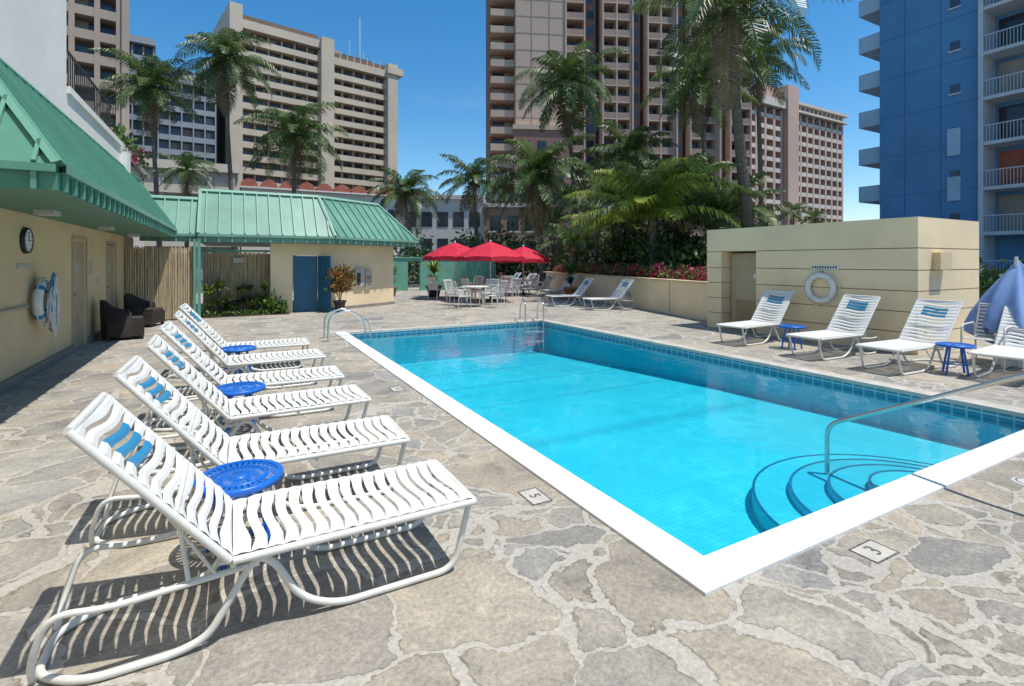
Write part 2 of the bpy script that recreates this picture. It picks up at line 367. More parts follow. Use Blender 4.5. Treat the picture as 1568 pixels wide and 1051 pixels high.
def marker(t,x,y,rz,s=.2):
    cu=bpy.data.curves.new('depth_marker','FONT'); cu.body=t; cu.size=s; cu.align_x='CENTER'; cu.align_y='CENTER'
    ob=bpy.data.objects.new('tmp',cu); scene.collection.objects.link(ob); bpy.context.view_layer.update()
    me=bpy.data.meshes.new_from_object(ob.evaluated_get(bpy.context.evaluated_depsgraph_get())); bpy.data.objects.remove(ob)
    me.materials.clear(); me.materials.append(M['faded'])
    mb=MB()
    for (a,b,c,d) in ((-.11,.11,.068,.076),(-.11,.11,-.076,-.068),(-.11,-.102,-.068,.068),(.102,.11,-.068,.068)): mb.box(a,b,c,d,0,.003,'faded')
    mb.box(-.10,.10,-.066,.066,0,.002,'markg'); o=mb.obj('depth_marker',(x,y,.001),rz)
    o2=place(me,'numeral',(0,0,.005),0,o)
marker('5',1.80,2.98,math.radians(-90),.11); marker('3',3.1,1.52,math.radians(0),.12); marker('4',1.8,6.3,math.radians(-90),.11)
mb=MB(); mb.lathe([(0,.003),(.09,.003),(.10,0)],'artg',24); mb.lathe([(.07,.005),(.078,.005)],'faded',24); mb.obj('deck_drain_cover',(5.05,1.45,.001))

# ------------------------------------------------------------------ loungers
def lounger_mesh():
    mb=MB(); W=.58
    def sheet(A,Bp,n,blue=()):
        A=Vector(A);Bp=Vector(Bp); d=(Bp-A); Ln=d.length; d.normalize(); K=14; pit=Ln/n
        nrm=Vector((-d.z,0,d.x)); 
        if nrm.z<0: nrm=-nrm
        def slot(i,t):
            s=i*pit+.015*math.sin(2*math.pi*t+.5)*min(1,4*min(t,1-t)+.15)
            tt=min(max((t-.06)/.88,0),1); w=.0105*math.sin(math.pi*tt)**.5 if 0<tt<1 else 0
            if i==0 or i==n: return i*pit,0
            return s,w
        for i in range(n):
            vs=[]
            for j in range(K+1):
                t=j/K; s0,w0=slot(i,t); s1,w1=slot(i+1,t); sag=-.012*math.sin(math.pi*t)
                P=A+d*(s0+w0)+nrm*(sag); Q=A+d*(s1-w1)+nrm*(sag); Mi=(P+Q)/2+nrm*.006
                for q in (P,Mi,Q): vs.append((q.x,t*W,q.z))
            for j in range(K):
                k='blue' if (i in blue and .2<(j+.5)/K<.82) else 'white'
                mb.add([vs[3*j],vs[3*j+1],vs[3*j+4],vs[3*j+3]],[(0,1,2,3)],k,True)
                mb.add([vs[3*j+1],vs[3*j+2],vs[3*j+5],vs[3*j+4]],[(0,1,2,3)],k,True)
    z=.375
    sheet((0,0,z),(1.09,0,z),17)
    sheet((0,0,z),(-.525,0,.985),13,(8,9,10))
    for y in (-.005,W+.005):
        mb.tube(fillet([(0,y,z-.018),(1.10,y,z-.018)],.05),.017,'frame',8)
        mb.tube([(-.01,y,z-.014),(-.53,y,.975)],.017,'frame',8)
    mb.tube([(1.10,0,z-.02),(1.10,W,z-.02)],.017,'frame',8); mb.tube([(-.53,0,.975),(-.53,W,.975)],.017,'frame',8)
    for x in (.0,.5): mb.tube([(x,0,z-.04),(x,W,z-.04)],.013,'frame',6)
    mb.tube([(-.2,0,.60),(-.2,W,.60)],.012,'frame',6)
    g=.018
    for y in (.04,W-.04):
        mb.tube(fillet([(1.09,y,z-.02),(1.0,y,g),(.42,y,g),(.26,y,.10),(.14,y,z-.05),(-.05,y,z-.03)],.09,6),.016,'frame',8)
        s=1 if y<W/2 else -1
        mb.tube(fillet([(.20,y,z-.04),(.08,y,z-.05),(-.09,y,g+.03),(-.20,y,g),(-.50,y,g),(-.66,y+.12*s,g),(-.66,W/2,g)],.09,6),.016,'frame',8)
        mb.tube(fillet([(.1,y,.30),(-.42,y,.27),(-.60,y,.30),(-.655,y+.03*s,.12),(-.665,y+.1*s,g)],.08,5),.013,'frame',8)
        mb.tube([(-.2,y,.60),(-.16,y,.30)],.010,'frame',6); mb.tube([(-.3,y,.70),(-.06,y,.29)],.008,'frame',6)
    return mb.mesh('lounge_chair')
LM=lounger_mesh()
for i,(x,y,r) in enumerate([(0,2.42,0),(-.03,3.48,-1),(-.02,4.60,1.5),(-.06,5.70,-1),(-.05,6.98,1),(-.10,8.2,-2)]):
    place(LM,'lounge_chair',(x,y,0),math.radians(r))
for (fx,y,r) in [(8.3,6.85,3),(8.2,5.35,-2),(8.1,4.2,-3),(8.75,3.12,4),(9.9,15.6,-10),(10.2,13.8,-6),(11.5,18.6,5),(11.5,20.4,0),(11.6,22.2,4),(11.7,24,-3)]:
    a=math.radians(180+r); place(LM,'lounge_chair',(fx+1.09*math.cos(math.radians(r)),y+1.09*math.sin(math.radians(r)),0),a)
def sidetable(x,y,r=.225,z=.42):
    mb=MB(); n=36
    mb.lathe([(0.0,z),(.05,z),(.05,z-.02),(0,z-.02)],'bluetab',n)
    mb.lathe([(r-.03,z),(r-.01,z+.004),(r,z-.006),(r,z-.03),(r-.03,z-.02),(r-.03,z)],'bluetab',n)
    mb.lathe([(.125,z-.001),(.145,z-.001),(.145,z-.015),(.125,z-.015),(.125,z-.001)],'bluetab',n)
    for i in range(n):
        a=2*math.pi*i/n; ca,sa=math.cos(a),math.sin(a)
        def P(rr,w,zz): return (rr*ca-w*sa,rr*sa+w*ca,zz)
        mb.poly([P(.045,-.004,z-.004),P(r-.02,-.0125,z-.004),P(r-.02,.0125,z-.004),P(.045,.004,z-.004)],'bluetab')
    for i in range(4):
        a=math.pi/4+i*math.pi/2; mb.tube([(.1*math.cos(a),.1*math.sin(a),z-.02),(.17*math.cos(a),.17*math.sin(a),0)],.014,'bluetab',8)
    mb.tube([(.14*math.cos(t*math.pi/6),.14*math.sin(t*math.pi/6),.15) for t in range(12)],.008,'bluetab',6,close=True)
    mb.obj('blue_side_table',(x,y,0),U(0,1))
for p in [(.03,3.2),(.05,5.43),(.06,7.9),(8.95,5.75),(9.0,3.36)]: sidetable(*p)

# ------------------------------------------------------------------ left building
bd=MB()
X=-2.5
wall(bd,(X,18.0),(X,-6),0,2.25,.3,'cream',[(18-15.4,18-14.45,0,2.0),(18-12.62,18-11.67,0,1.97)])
bd.v=[(v[0]-.3,v[1],v[2]) for v in bd.v]
for y0,y1 in ((14.45,15.4),(11.67,12.62)):
    bd.box(X-.08,X-.03,y0+.002,y1-.002,0,1.968,'tan')
    for a,b in ((y0-.05,y0-.001),(y1+.001,y1+.05)): bd.box(X+.001,X+.02,a,b,0,1.99,'tan')
    bd.box(X+.001,X+.02,y0-.05,y1+.05,1.991,2.05,'tan')
    bd.tube([(X-.03,y0+.1,1.0),(X+.03,y0+.1,1.0)],.025,'steel',8); bd.box(X-.029,X-.02,y0+.25,y0+.6,1.4,1.52,'markg')
bd.box(X,X+.05,-6,11.6,0,.12,'base'); bd.box(X,X+.05,12.7,14.4,0,.12,'base'); bd.box(X,X+.05,15.45,18,0,.12,'base')
bd.box(-16,X-.02,-6,11.4,2.3,16,'offw')
bd.box(-16,X-.02,11.41,17.5,2.3,4.5,'offw')
bd.box(X-.10,X+.03,11.42,17.5,4.501,4.62,'offw')
for i in range(26):
    y=11.6+i*.14; bd.box(X-.05,X-.035,y,y+.015,4.62,5.25,'black')
bd.box(X-.06,X-.025,11.5,15.2,5.25,5.28,'black')
bd.box(X-.3,X+.12,16.2,16.7,3.6,4.4,'offw')
EX=-1.41
bd.poly([(EX,6.1,2.25),(EX,17,2.25),(X-.02,17,2.25),(X-.02,6.1,2.25)],'greensof')
bd.poly([(-4,6.1,2.251),(EX,6.1,2.251),(X,7.2,2.252),(-4,7.2,2.252)],'greensof')
roof_panel(bd,(EX,17.6,2.48),(EX,6.1,2.48),(X,18.7,4.0),(X,7.2,4.0),.32,.05,.23)
roof_panel(bd,(EX,6.1,2.48),(-12,6.1,2.48),(X,7.2,4.0),(-12,7.2,4.0),.32,.05,.23)
bd.box(-12,X-.03,7.25,18,2.26,3.95,'offw')
bd.tube([(X+.03,6.0,.98),(X+.03,9.35,.98)],.02,'steel',8)
bd.tube(fillet([(X+.03,10.1,1.0),(X+.04,10.5,.95),(X+.04,10.6,.6),(X+.04,10.3,.55)],.1),.01,'rope',6)
bd.box(X+.001,X+.012,9.0,9.5,1.5,1.56,'markg'); bd.box(X+.001,X+.012,12.85,13.1,1.35,1.6,'markg'); bd.box(X+.001,X+.012,13.6,13.75,1.1,1.25,'artg')
for y in (8.5,12,15): bd.box(X+.3,X+.5,y,y+.3,2.19,2.249,'artg')
bd.obj('poolside_building')
mb=MB(); mb.lathe([(0,.045),(.15,.045),(.15,.05),(.17,.055),(.18,.03),(.18,0)],'black',28); mb.lathe([(0,.047),(.15,.0475)],'white',28)
mb.box(-.006,.006,-.01,.11,.049,.053,'black'); mb.box(-.01,.08,-.006,.006,.049,.053,'black')
for i in range(12):
    a=i*math.pi/6; mb.box(.125*math.cos(a)-.008,.125*math.cos(a)+.008,.125*math.sin(a)-.008,.125*math.sin(a)+.008,.049,.052,'black')
o=mb.obj('wall_clock',(X,9.3,1.88)); o.rotation_euler=(math.pi/2,0,math.pi/2)
def ring(name,loc,rz,Rr=.29,r=.065,drape=False):
    mb=MB(); pts=[(Rr*math.cos(t*math.pi/18),0,Rr*math.sin(t*math.pi/18)) for t in range(36)]
    mb.tube(pts,r,'white',12,close=True)
    for q in range(4):
        a=q*math.pi/2+math.pi/4
        seg=[(Rr*math.cos(a+s*.04),0,Rr*math.sin(a+s*.04)) for s in range(-3,4)]
        mb.tube(seg,r+.004,'frame' if not drape else 'blue',12)
        b=[( (Rr+.075+.03*math.sin(math.pi*s/8))*math.cos(a+s*math.pi/16),0,(Rr+.075+.03*math.sin(math.pi*s/8))*math.sin(a+s*math.pi/16)) for s in range(9)]
        mb.tube(b,.008,'rope',6)
    if drape:
        for i in range(16):
            w=U(.05,.2); z0=U(.2,.45); z1=U(-.55,-.3); y=-.08-U(0,.06); ph=U(0,3)
            mb.tube([(w*math.cos(t*math.pi/8)+.02*math.sin(t*1.3+ph),y,(z0+z1)/2+(z0-z1)/2*math.sin(t*math.pi/8)) for t in range(16)],.011,'rope' if i%4 else 'blue',6,close=True)
    mb.box(-.02,.02,0,.09,Rr-.02,Rr+.1,'steel')
    return mb.obj(name,loc,rz)
ring('life_ring',(X+.10,9.7,1.02),math.pi/2,.25,.06,True)
# ------------------------------------------------------------------ back building, fence
bb=MB()
wall(bb,(1.0,17.2),(2.62,17.2),0,2.15,.2,'cream2',[(.62,1.38,0,1.78)])
bb.box(1.66,2.36,17.30,17.34,0,1.76,'bluedoor')
bb.M=Matrix.Translation((2.38,17.18,0))@Matrix.Rotation(math.radians(-62),4,'Z'); bb.box(0,.6,-.02,.02,.02,1.76,'bluedoor'); bb.box(.1,.5,-.03,-.021,.15,.75,'bluedoor'); bb.box(.1,.5,-.03,-.021,.9,1.6,'bluedoor'); bb.M=Matrix()
wall(bb,(2.62,17.2),(5.25,18.85),0,2.15,.2,'cream2')
wall(bb,(5.25,18.85),(3.9,21.2),0,2.15,.2,'cream2')
bb.M=seg_matrix((2.62,17.2),(5.25,18.85))[0]
bb.box(1.15,1.55,-.10,-.002,.75,1.35,'markg'); bb.box(1.2,1.35,-.12,-.101,.8,1.2,'potdark'); bb.box(1.62,1.9,-.09,-.002,.7,1.3,'markg'); bb.box(0,3.1,-.04,-.001,0,.1,'base')
bb.box(1.65,1.87,-.10,-.091,.75,1.1,'steel')
bb.M=Matrix()
E=[(-.85,16.6,2.36),(2.78,16.6,2.36),(6.15,18.75,2.36),(4.6,21.8,2.36)]
T=[(-.85,17.75,3.68),(2.45,17.75,3.68),(4.75,19.2,3.68),(3.7,21.5,3.68)]
for i in range(3): roof_panel(bb,E[i],E[i+1],T[i],T[i+1],.33,.05,.22,'green2','green2l')
bb.poly([T[0],T[1],T[2],T[3],(-.85,21.5,3.68)],'green2')
bb.poly([(e[0],e[1],2.14) for e in E]+[(-.85,21.8,2.14)],'greensof')
bb.poly([(-.85,16.6,2.14),(-.85,16.6,2.36),(-.85,17.75,3.68),(-.85,17.75,2.14)],'green2')
roof_panel(bb,(-2.2,16.75,2.36),(-.87,16.75,2.36),(-2.2,17.6,3.4),(-.87,17.6,3.4),.33,.05,.22,'green2','green2l')
bb.obj('pool_restroom_building')
mb=MB()
def fence(x0,x1,y,zt):
    mb.box(x0,x1,y+.071,y+.08,.05,zt-.05,'bamboo')
    x=x0
    while x<x1:
        w=U(.028,.04); r=w/2; zz=zt+U(-.03,.03)
        mb.tube([(x+r,y+U(-.01,.01),0.03),(x+r+U(-.008,.008),y+U(-.01,.01),zz)],r,'bamboo',5); x+=w+.003
    mb.box(x0,x1,y+.03,y+.07,.3,.38,'tan'); mb.box(x0,x1,y+.03,y+.07,zt-.25,zt-.17,'tan')
fence(-2.45,-.95,16.5,1.98); fence(-.78,.98,17.6,1.85)
mb.box(-.78,1.0,17.5,17.64,1.88,1.94,'greenwall')
for x in (-.92,-.82): mb.box(x-.035,x+.035,16.4,16.48,0,2.2,'greenwall')
mb.box(-.0,.28,17.5,17.52,1.55,1.7,'markg')
mb.obj('bamboo_fence')

# ------------------------------------------------------------------ right wall structure
rb=MB(); SX,SY0,SY1,SX1=10.2,4.32,8.72,12.55
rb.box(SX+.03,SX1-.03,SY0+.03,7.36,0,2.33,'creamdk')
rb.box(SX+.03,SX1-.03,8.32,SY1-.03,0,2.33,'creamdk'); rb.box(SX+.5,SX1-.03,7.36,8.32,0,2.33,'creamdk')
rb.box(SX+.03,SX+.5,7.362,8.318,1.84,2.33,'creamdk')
zs=[0,.36,.72,1.08,1.44,1.82,2.36]
for i in range(6):
    a,b=zs[i]+(.012 if i else 0),zs[i+1]-.004
    full=(i==5)
    for (y0,y1) in ([(SY0,SY1)] if full else [(SY0,7.38),(8.3,SY1)]):
        rb.box(SX,SX+.5 if not full else SX1,y0,y1,a,b,'cream2')
    if not full:
        rb.box(SX+.501,SX1,SY0,SY0+.3,a,b,'cream2'); rb.box(SX+.501,SX1,SY1-.3,SY1,a,b,'cream2')
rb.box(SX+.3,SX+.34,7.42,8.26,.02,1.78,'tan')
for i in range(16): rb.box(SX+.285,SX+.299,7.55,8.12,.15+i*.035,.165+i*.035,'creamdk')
rb.box(SX+.28,SX+.299,7.5,7.65,1.2,1.3,'white')
rb.box(SX-.015,SX-.002,5.6,6.15,1.44,1.52,'white')
for i in range(10): rb.box(SX-.018,SX-.0155,5.64+i*.05,5.67+i*.05,1.46,1.50,'black')
rb.box(SX+.5,SX+.9,SY0-.12,SY0-.002,1.45,1.75,'cream') 
rb.obj('pool_equipment_enclosure')
ring('life_ring',(SX-.07,5.92,1.07),-math.pi/2,.25,.055)

A=Vector((11.0,8.9,0)); B=Vector((14.6,23,0)); dirp=(B-A).normalized(); nr=Vector((dirp.y,-dirp.x,0))
mb=MB()
wall(mb,A,B,0,.98,-.25,'cream2')
wall(mb,(14.62,23.02),(24,26),0,.98,-.25,'cream2')
mt,_=seg_matrix(A,B); mb.M=mt; mb.box(-.3,15,-.28,.04,.981,1.04,'cream'); mb.box(.3,15.5,-9,-.26,0,.9,'soil'); 
for a in (2.5,6,9.5): mb.box(a,a+.03,.001,.006,.05,.98,'creamdk')
mb.box(5.0,5.25,.001,.05,.35,.5,'markg')
mb.M=Matrix(); mb.obj('planter_wall')

def leaves(mb,c,rad,n,sz,ks,up=0.0,flat=.5):
    for _ in range(n):
        while True:
            p=Vector((U(-1,1),U(-1,1),U(-1,1)))
            if .25<p.length<1: break
        p=Vector((c[0]+p.x*rad[0],c[1]+p.y*rad[1],c[2]+p.z*rad[2]))
        d=Vector((U(-1,1),U(-1,1),U(-.6,1)+up)).normalized(); s=d.orthogonal().normalized()
        s=Quaternion(d,U(0,6.28))@s; l=sz*U(.6,1.4); wd=l*flat*.5
        mb.poly([p,p+d*l*.5+s*wd,p+d*l,p+d*l*.5-s*wd],random.choice(ks))
hb=MB()
for i in range(60):
    t=i/59; p=A+(B-A)*t*.99+nr*U(.45,.8)
    leaves(hb,(p.x,p.y,1.15+U(-.05,.08)),(.32,.32,U(.2,.33)),140,.10,['lf1','lf2','lf2','lf3']+['pink']*(4 if math.sin(i*.9)+math.sin(i*.37)>-.2 else 1),.2)
hb.obj('bougainvillea_hedge')
sb=MB()
for i in range(54):
    t=U(.15,1.05); off=U(1.6,5.5); p=A+(B-A)*t+nr*off
    h=U(1.0,1.9) if t<.55 else U(1.4,2.8)
    leaves(sb,(p.x,p.y,.9+h/2),(U(.5,1.1),U(.5,1.1),h/2),160,.28,['lf1','lf1','lf2'],.3,.4)
for i in range(34):
    p=Vector((U(10,26),U(30,36),0)); h=U(2.0,4.2); leaves(sb,(p.x,p.y,h/2),(1.4,1.2,h/2),190,.34,['lf1','lf1','lf2'],.2,.4)
sb.obj('tropical_shrub_mass')

# ------------------------------------------------------------------ palms
def palm(x,y,zt,L=3.5,nf=26,base=(0,0),seed=1,ks=('fr1','fr2'),tr=.15,lo=-55,droop=75,wl=.07,zb=0.0,dry=3,name='coconut_palm_tree'):
    random.seed(seed); mb=MB(); n=14
    path=[];rr=[]
    for i in range(n+1):
        t=i/n; q=t*t*(3-2*t)
        path.append((x+base[0]*(1-q),y+base[1]*(1-q),zb+(zt-zb)*t)); rr.append(tr*(1.35-.65*t) if i else tr*1.7)
    mb.tube(path,tr,'trunk',10,rr=rr)
    c=Vector((x,y,zt))
    mb.tube([c-Vector((0,0,.3)),c+Vector((0,0,.25)),c+Vector((0,0,.7))],.1,'fr2',8,rr=[tr*.8,tr*1.0,tr*.3])
    for i in range(8):
        a=U(0,6.28); mb.lathe([(0,.12),(.09,.07),(.12,0),(.09,-.08),(0,-.13)],random.choice(['frd','fr2']),8,(x+.28*math.cos(a),y+.28*math.sin(a),zt-.2+U(-.15,.1)))
    for i in range(nf):
        t=i/nf; az=i*2.39996+U(-.25,.25); el=math.radians(82-(82-lo)*t**.8+U(-8,8)); k=random.choice(ks)
        if i>=nf-dry: k='frd'; el=math.radians(lo-20)
        Lf=L*U(.8,1.1)*(.75 if t<.12 else 1); ns=13; sl=Lf/ns
        h=Vector((math.cos(az),math.sin(az),0)); side=Vector((-h.y,h.x,0)); tw=U(-.5,.5)
        p=c+h*.08; pts=[p.copy()]; dirs=[]
        dr=math.radians(droop*U(.8,1.3))
        for j in range(ns):
            e=el-dr*((j/ns)**1.4)*(1.0 if el>-.3 else .5)
            d=h*math.cos(e)+Vector((0,0,math.sin(e))); p=p+d*sl; pts.append(p.copy()); dirs.append(d)
        dirs.append(dirs[-1])
        for j in range(ns):
            wv=side*(.035*(1-j/ns)+.008)*L/3.5
            mb.poly([pts[j]-wv,pts[j]+wv,pts[j+1]+wv*.9,pts[j+1]-wv*.9],'lf3' if k!='frd' else k)
            if j<1: continue
            for sub in (0,.33,.67):
                s=(j+sub)/ns; q=pts[j]+(pts[j+1]-pts[j])*sub; d=dirs[j]
                ll=L*.27*math.sin(math.pi*min(1,(s*.86+.12)))**.7*U(.75,1.15)
                nn=side.cross(d).normalized()
                if nn.z<0: nn=-nn
                for sg in (-1,1):
                    if random.random()<.06: continue
                    sd=side*sg
                    v1=(sd*.9+d*U(.45,.7)+nn*.15*(1+tw*sg)).normalized()
                    v2=(sd*.5+d*.5+Vector((0,0,-1))*(.85+tw*.3*sg+U(-.2,.2))).normalized()
                    a=q; b=q+v1*ll*.5; e2=b+v2*ll*.55; wd=d*wl*.52*(L/3.5)
                    mb.add([a-wd*.7,a+wd*.7,b+wd,b-wd,e2],[(0,1,2,3),(3,2,4)],k)
    return mb.obj(name)
G=('fr1','fr2','fr1'); 
palm(-5.3,46.2,14.7,4.0,32,(0.5,0),11,G); palm(-.5,43.6,16.6,4.2,34,(.6,0),12,G); palm(3.75,39,10.6,4.0,34,(0,0),13,G)
palm(10.6,35.2,6.5,3.2,30,(1,0),14,G,lo=-35); palm(15.7,34.7,7.6,3.3,30,(.4,0),15,G,lo=-35); palm(19.5,28.1,13.4,4.2,36,(1.0,-.2),16,G,lo=-60)
palm(15.7,25.6,6.8,3.9,36,(.3,0),17,G); palm(16.25,12.8,11.0,4.2,26,(.75,-.3),18,G,wl=.055,tr=.19,dry=2,lo=-50); palm(24.1,21,12.3,3.8,28,(.5,-.3),19,G)
palm(14.5,15.0,3.2,3.7,32,(0,0),20,('fr3','fr2','fr3'),lo=14,droop=72,wl=.07,zb=.85,dry=1,tr=.17)
palm(30.6,22,15.2,3.8,26,(.5,0),21,G); palm(18.5,22.5,5.2,3.2,28,(.3,0),22,G,lo=-20,zb=.8); palm(15.8,19.5,3.2,2.4,22,(0,0),23,('fr2','fr3'),lo=0,zb=.8,dry=1)
palm(83,53,10,3.6,20,(0,0),24,G); palm(87,52,9,3.2,20,(0,0),25,G); palm(-3.5,52,9.5,3,22,(0,0),27,G); palm(20.5,31,4.5,2.8,22,(0,0),28,G); palm(18.6,17.5,5.0,3.4,30,(0,0),29,G,zb=.8)
palm(17.6,14.2,3.4,3.0,26,(0,0),30,G,lo=-5,zb=.8,dry=1); palm(21.5,24.5,8.2,3.6,30,(0,0),31,G); palm(13.6,19.2,2.4,1.9,20,(0,0),32,G,lo=0,zb=.8,dry=0); palm(24.5,29,6.5,3.4,28,(0,0),33,G)
random.seed(5)
# ------------------------------------------------------------------ potted plants
def pot(mb,x,y,r=.22,h=.4,k='terra'):
    mb.lathe([(r*.65,0),(r*.95,h*.85),(r*1.08,h*.86),(r*1.08,h),(r*.9,h),(r*.88,h*.9)],k,18,(x,y,0)); mb.lathe([(0,h*.9),(r*.88,h*.9)],'soil',14,(x,y,0))
mb=MB(); pot(mb,2.95,16.75,.19,.36,'potdark'); leaves(mb,(2.95,16.75,.95),(.42,.42,.42),420,.24,['croton','croton','lf2'],.5,.35); 
for i in range(5): mb.tube([(2.95,16.75,.3),(2.95+U(-.25,.25),16.75+U(-.25,.25),.95)],.012,'trunk',5)
mb.obj('potted_croton_plant')
def spiky(mb,c,n,l,ks,w=.06):
    for i in range(n):
        a=U(0,6.28); e=U(.5,1.4); ll=l*U(.6,1.1); h=Vector((math.cos(a),math.sin(a),0)); s=Vector((-h.y,h.x,0))*w/2; p=Vector(c); k=random.choice(ks)
        for j in range(4):
            ee=e-j*.35; q=p+(h*math.cos(ee)+Vector((0,0,math.sin(ee))))*ll/4; f=1-j/4; g2=1-(j+1)/4
            mb.poly([p-s*f,p+s*f,q+s*g2,q-s*g2] if j<3 else [p-s*f,p+s*f,q],k); p=q
def potp(x,y,r,h,k,l,ks,nm='potted_plant'):
    mb=MB(); pot(mb,x,y,r,h,k); mb.tube([(x,y,h*.8),(x,y,h+l*.5)],.03,'trunk',6); spiky(mb,(x,y,h+l*.45),60,l,ks,.09); spiky(mb,(x,y,h+l*.1),24,l*.8,ks,.08); mb.obj(nm)
potp(7.9,21.8,.35,.5,'potdark',1.2,['lf3','fr3']); potp(6.3,23.0,.26,.42,'terra',1.0,['lf2']); potp(12.4,17.6,.3,.5,'terra',1.3,['lf2','lf1']); 
gb=MB()
for (x,y,h,kind) in [(-.6,17.2,.85,0),(-.35,17.3,1.0,0),(-.05,17.25,.35,1),(.2,17.3,.85,2),(.42,17.3,.9,2),(.65,17.25,.5,1),(.82,17.15,.9,2),(1.05,16.95,.6,1),(1.25,16.95,.3,1),(-.15,17.1,.5,2)]:
    for _ in range(3): gb.tube([(x+U(-.05,.05),y,0),(x+U(-.1,.1),y,h)],.012,'trunk',5)
    if kind==0: spiky(gb,(x,y-.15,h*.75),40,.5,['lf3','lf3','fr3'],.11); spiky(gb,(x,y-.15,h*.3),22,.45,['lf3','lf2'],.09)
    elif kind==1: leaves(gb,(x,y,h*.6),(.2,.2,h*.5),70,.17,['lf2','lf2','lf3'],.4,.5)
    else: spiky(gb,(x,y-.1,h*.8),30,.42,['lf2','lf2','lf3'],.10); spiky(gb,(x,y,h*.4),24,.42,['lf1','lf2'],.10)
for i in range(30): leaves(gb,(-.8+i*.075,16.85+U(-.05,.08),.07),(.12,.1,.08),14,.09,['lf2','lf1','lf3'],.3)
gb.box(-.85,1.5,16.72,17.55,0.001,.03,'soil')
gb.obj('garden_plants')
mb=MB()
for i in range(26):
    y=U(15.6,21.5); leaves(mb,(U(-3.6,-2.5),y,4.75+U(-.2,.35)),(.45,.5,.35),90,.17,['lf1','lf2','lf2']+(['pink']*3 if i%3==0 else ['lf3']),.2)
mb.box(-6,-2.75,17.6,22,0,4.5,'offw'); mb.box(-6.1,-2.6,17.6,22.1,4.501,4.65,'conc')
mb.obj('terrace_planter')

# ------------------------------------------------------------------ wicker armchairs
def wicker(x,y,rz):
    mb=MB(); n=14; vs=[];fs=[]
    prof=[]
    for i in range(n+1):
        a=math.radians(-20+220*i/n); f=(math.sin(a)+.34)/1.34
        hgt=.56+.26*max(0,min(1,f))**2
        ox,oy=.39*math.cos(a),.36*math.sin(a); ix,iy=.31*math.cos(a),.28*math.sin(a)
        prof.append(((ox,oy,.06),(ox*1.04,oy*1.06,hgt-.03),(ox*.96,oy*.97,hgt),(ix,iy,hgt-.02),(ix*.96,iy*.96,.38)))
    for p in prof: vs+=p
    for i in range(n):
        for j in range(4): fs.append((i*5+j,i*5+j+1,(i+1)*5+j+1,(i+1)*5+j))
    mb.add(vs,fs,'wicker',True)
    mb.add(list(prof[0]),[(0,1,2,3,4)],'wicker'); mb.add(list(prof[-1]),[(0,1,2,3,4)],'wicker')
    mb.box(-.37,.37,-.34,.26,.07,.36,'wicker'); mb.box(-.28,.28,-.33,.2,.361,.43,'potdark')
    for a in (-.32,.32):
        for b in (-.3,.25): mb.box(a-.03,a+.03,b-.03,b+.03,0,.069,'black')
    mb.obj('wicker_armchair',(x,y,0),rz)
wicker(-2.0,13.15,math.radians(100)); wicker(-1.95,15.4,math.radians(75))

# ------------------------------------------------------------------ umbrellas and dining sets
def umbrella(x,y,h=2.45,r=1.35):
    mb=MB(); mb.tube([(0,0,0),(0,0,h)],.022,'white',8); mb.lathe([(.26,0),(.26,.06),(.05,.1),(.04,.3)],'potdark',16)
    n=8; ez=h-.62; top=(0,0,h)
    ring_=[(r*math.cos(2*math.pi*i/n+.3),r*math.sin(2*math.pi*i/n+.3),ez) for i in range(n)]
    midr=[(p[0]*.5,p[1]*.5,ez+.38) for p in ring_]
    for i in range(n):
        j=(i+1)%n; a,b,c,d=ring_[i],ring_[j],midr[j],midr[i]
        mm=((a[0]+b[0])/2*.985,(a[1]+b[1])/2*.985,ez+.03)
        mb.poly([a,mm,((c[0]+d[0])/2,(c[1]+d[1])/2,ez+.37),d],'red'); mb.poly([mm,b,c,((c[0]+d[0])/2,(c[1]+d[1])/2,ez+.37)],'red'); mb.poly([d,c,top],'red')
        mb.poly([a,mm,(mm[0],mm[1],ez-.14),(a[0],a[1],ez-.17)],'red'); mb.poly([mm,b,(b[0],b[1],ez-.17),(mm[0],mm[1],ez-.14)],'red')
        mb.tube([a,(0,0,h-.05)],.008,'frame',4)
    mb.lathe([(.03,h-.02),(.04,h+.03),(0,h+.07)],'white',8)
    mb.obj('red_patio_umbrella',(x,y,0),U(0,1))
def ptable(x,y,r=.55):
    mb=MB(); mb.lathe([(0,.72),(r,.72),(r+.01,.70),(r,.685),(0,.69)],'frame',26)
    for i in range(4):
        a=i*math.pi/2+.4; mb.tube(fillet([(.2*math.cos(a),.2*math.sin(a),.69),(.35*math.cos(a),.35*math.sin(a),.35),(.45*math.cos(a),.45*math.sin(a),0)],.1),.015,'frame',6)
    mb.obj('patio_table',(x,y,0))
def pchair_mesh():
    mb=MB()
    for y in (-.25,.25):
        mb.tube(fillet([(.28,y,0),(.25,y,.62),(-.2,y,.64),(-.26,y,.0)],.08),.013,'frame',6)
        mb.tube([(.22,y,.42),(-.22,y,.40),(-.38,y,.92)],.013,'frame',6)
    for i in range(8): x=.2-i*.057; mb.box(x-.018,x+.018,-.25,.25,.415,.422,'white')
    for i in range(9):
        t=(i+.5)/9; x=-.22-.16*t; z=.42+.5*t; mb.box(x-.004,x+.004,-.25,.25,z-.015,z+.015,'white')
    mb.tube([(-.38,-.25,.92),(-.38,.25,.92)],.013,'frame',6)
    return mb.mesh('patio_chair')
PM=pchair_mesh()
for (x,y,h,r) in [(8.3,20.3,2.4,1.35),(9.0,18.3,2.38,1.4),(12.0,20.9,2.3,1.25)]:
    umbrella(x,y,h,r); ptable(x,y)
    for i in range(4):
        a=i*math.pi/2+U(.2,.7); place(PM,'patio_chair',(x+.95*math.cos(a),y+.95*math.sin(a),0),a+math.pi+U(-.3,.3))
ptable(7.5,16.5,.5)
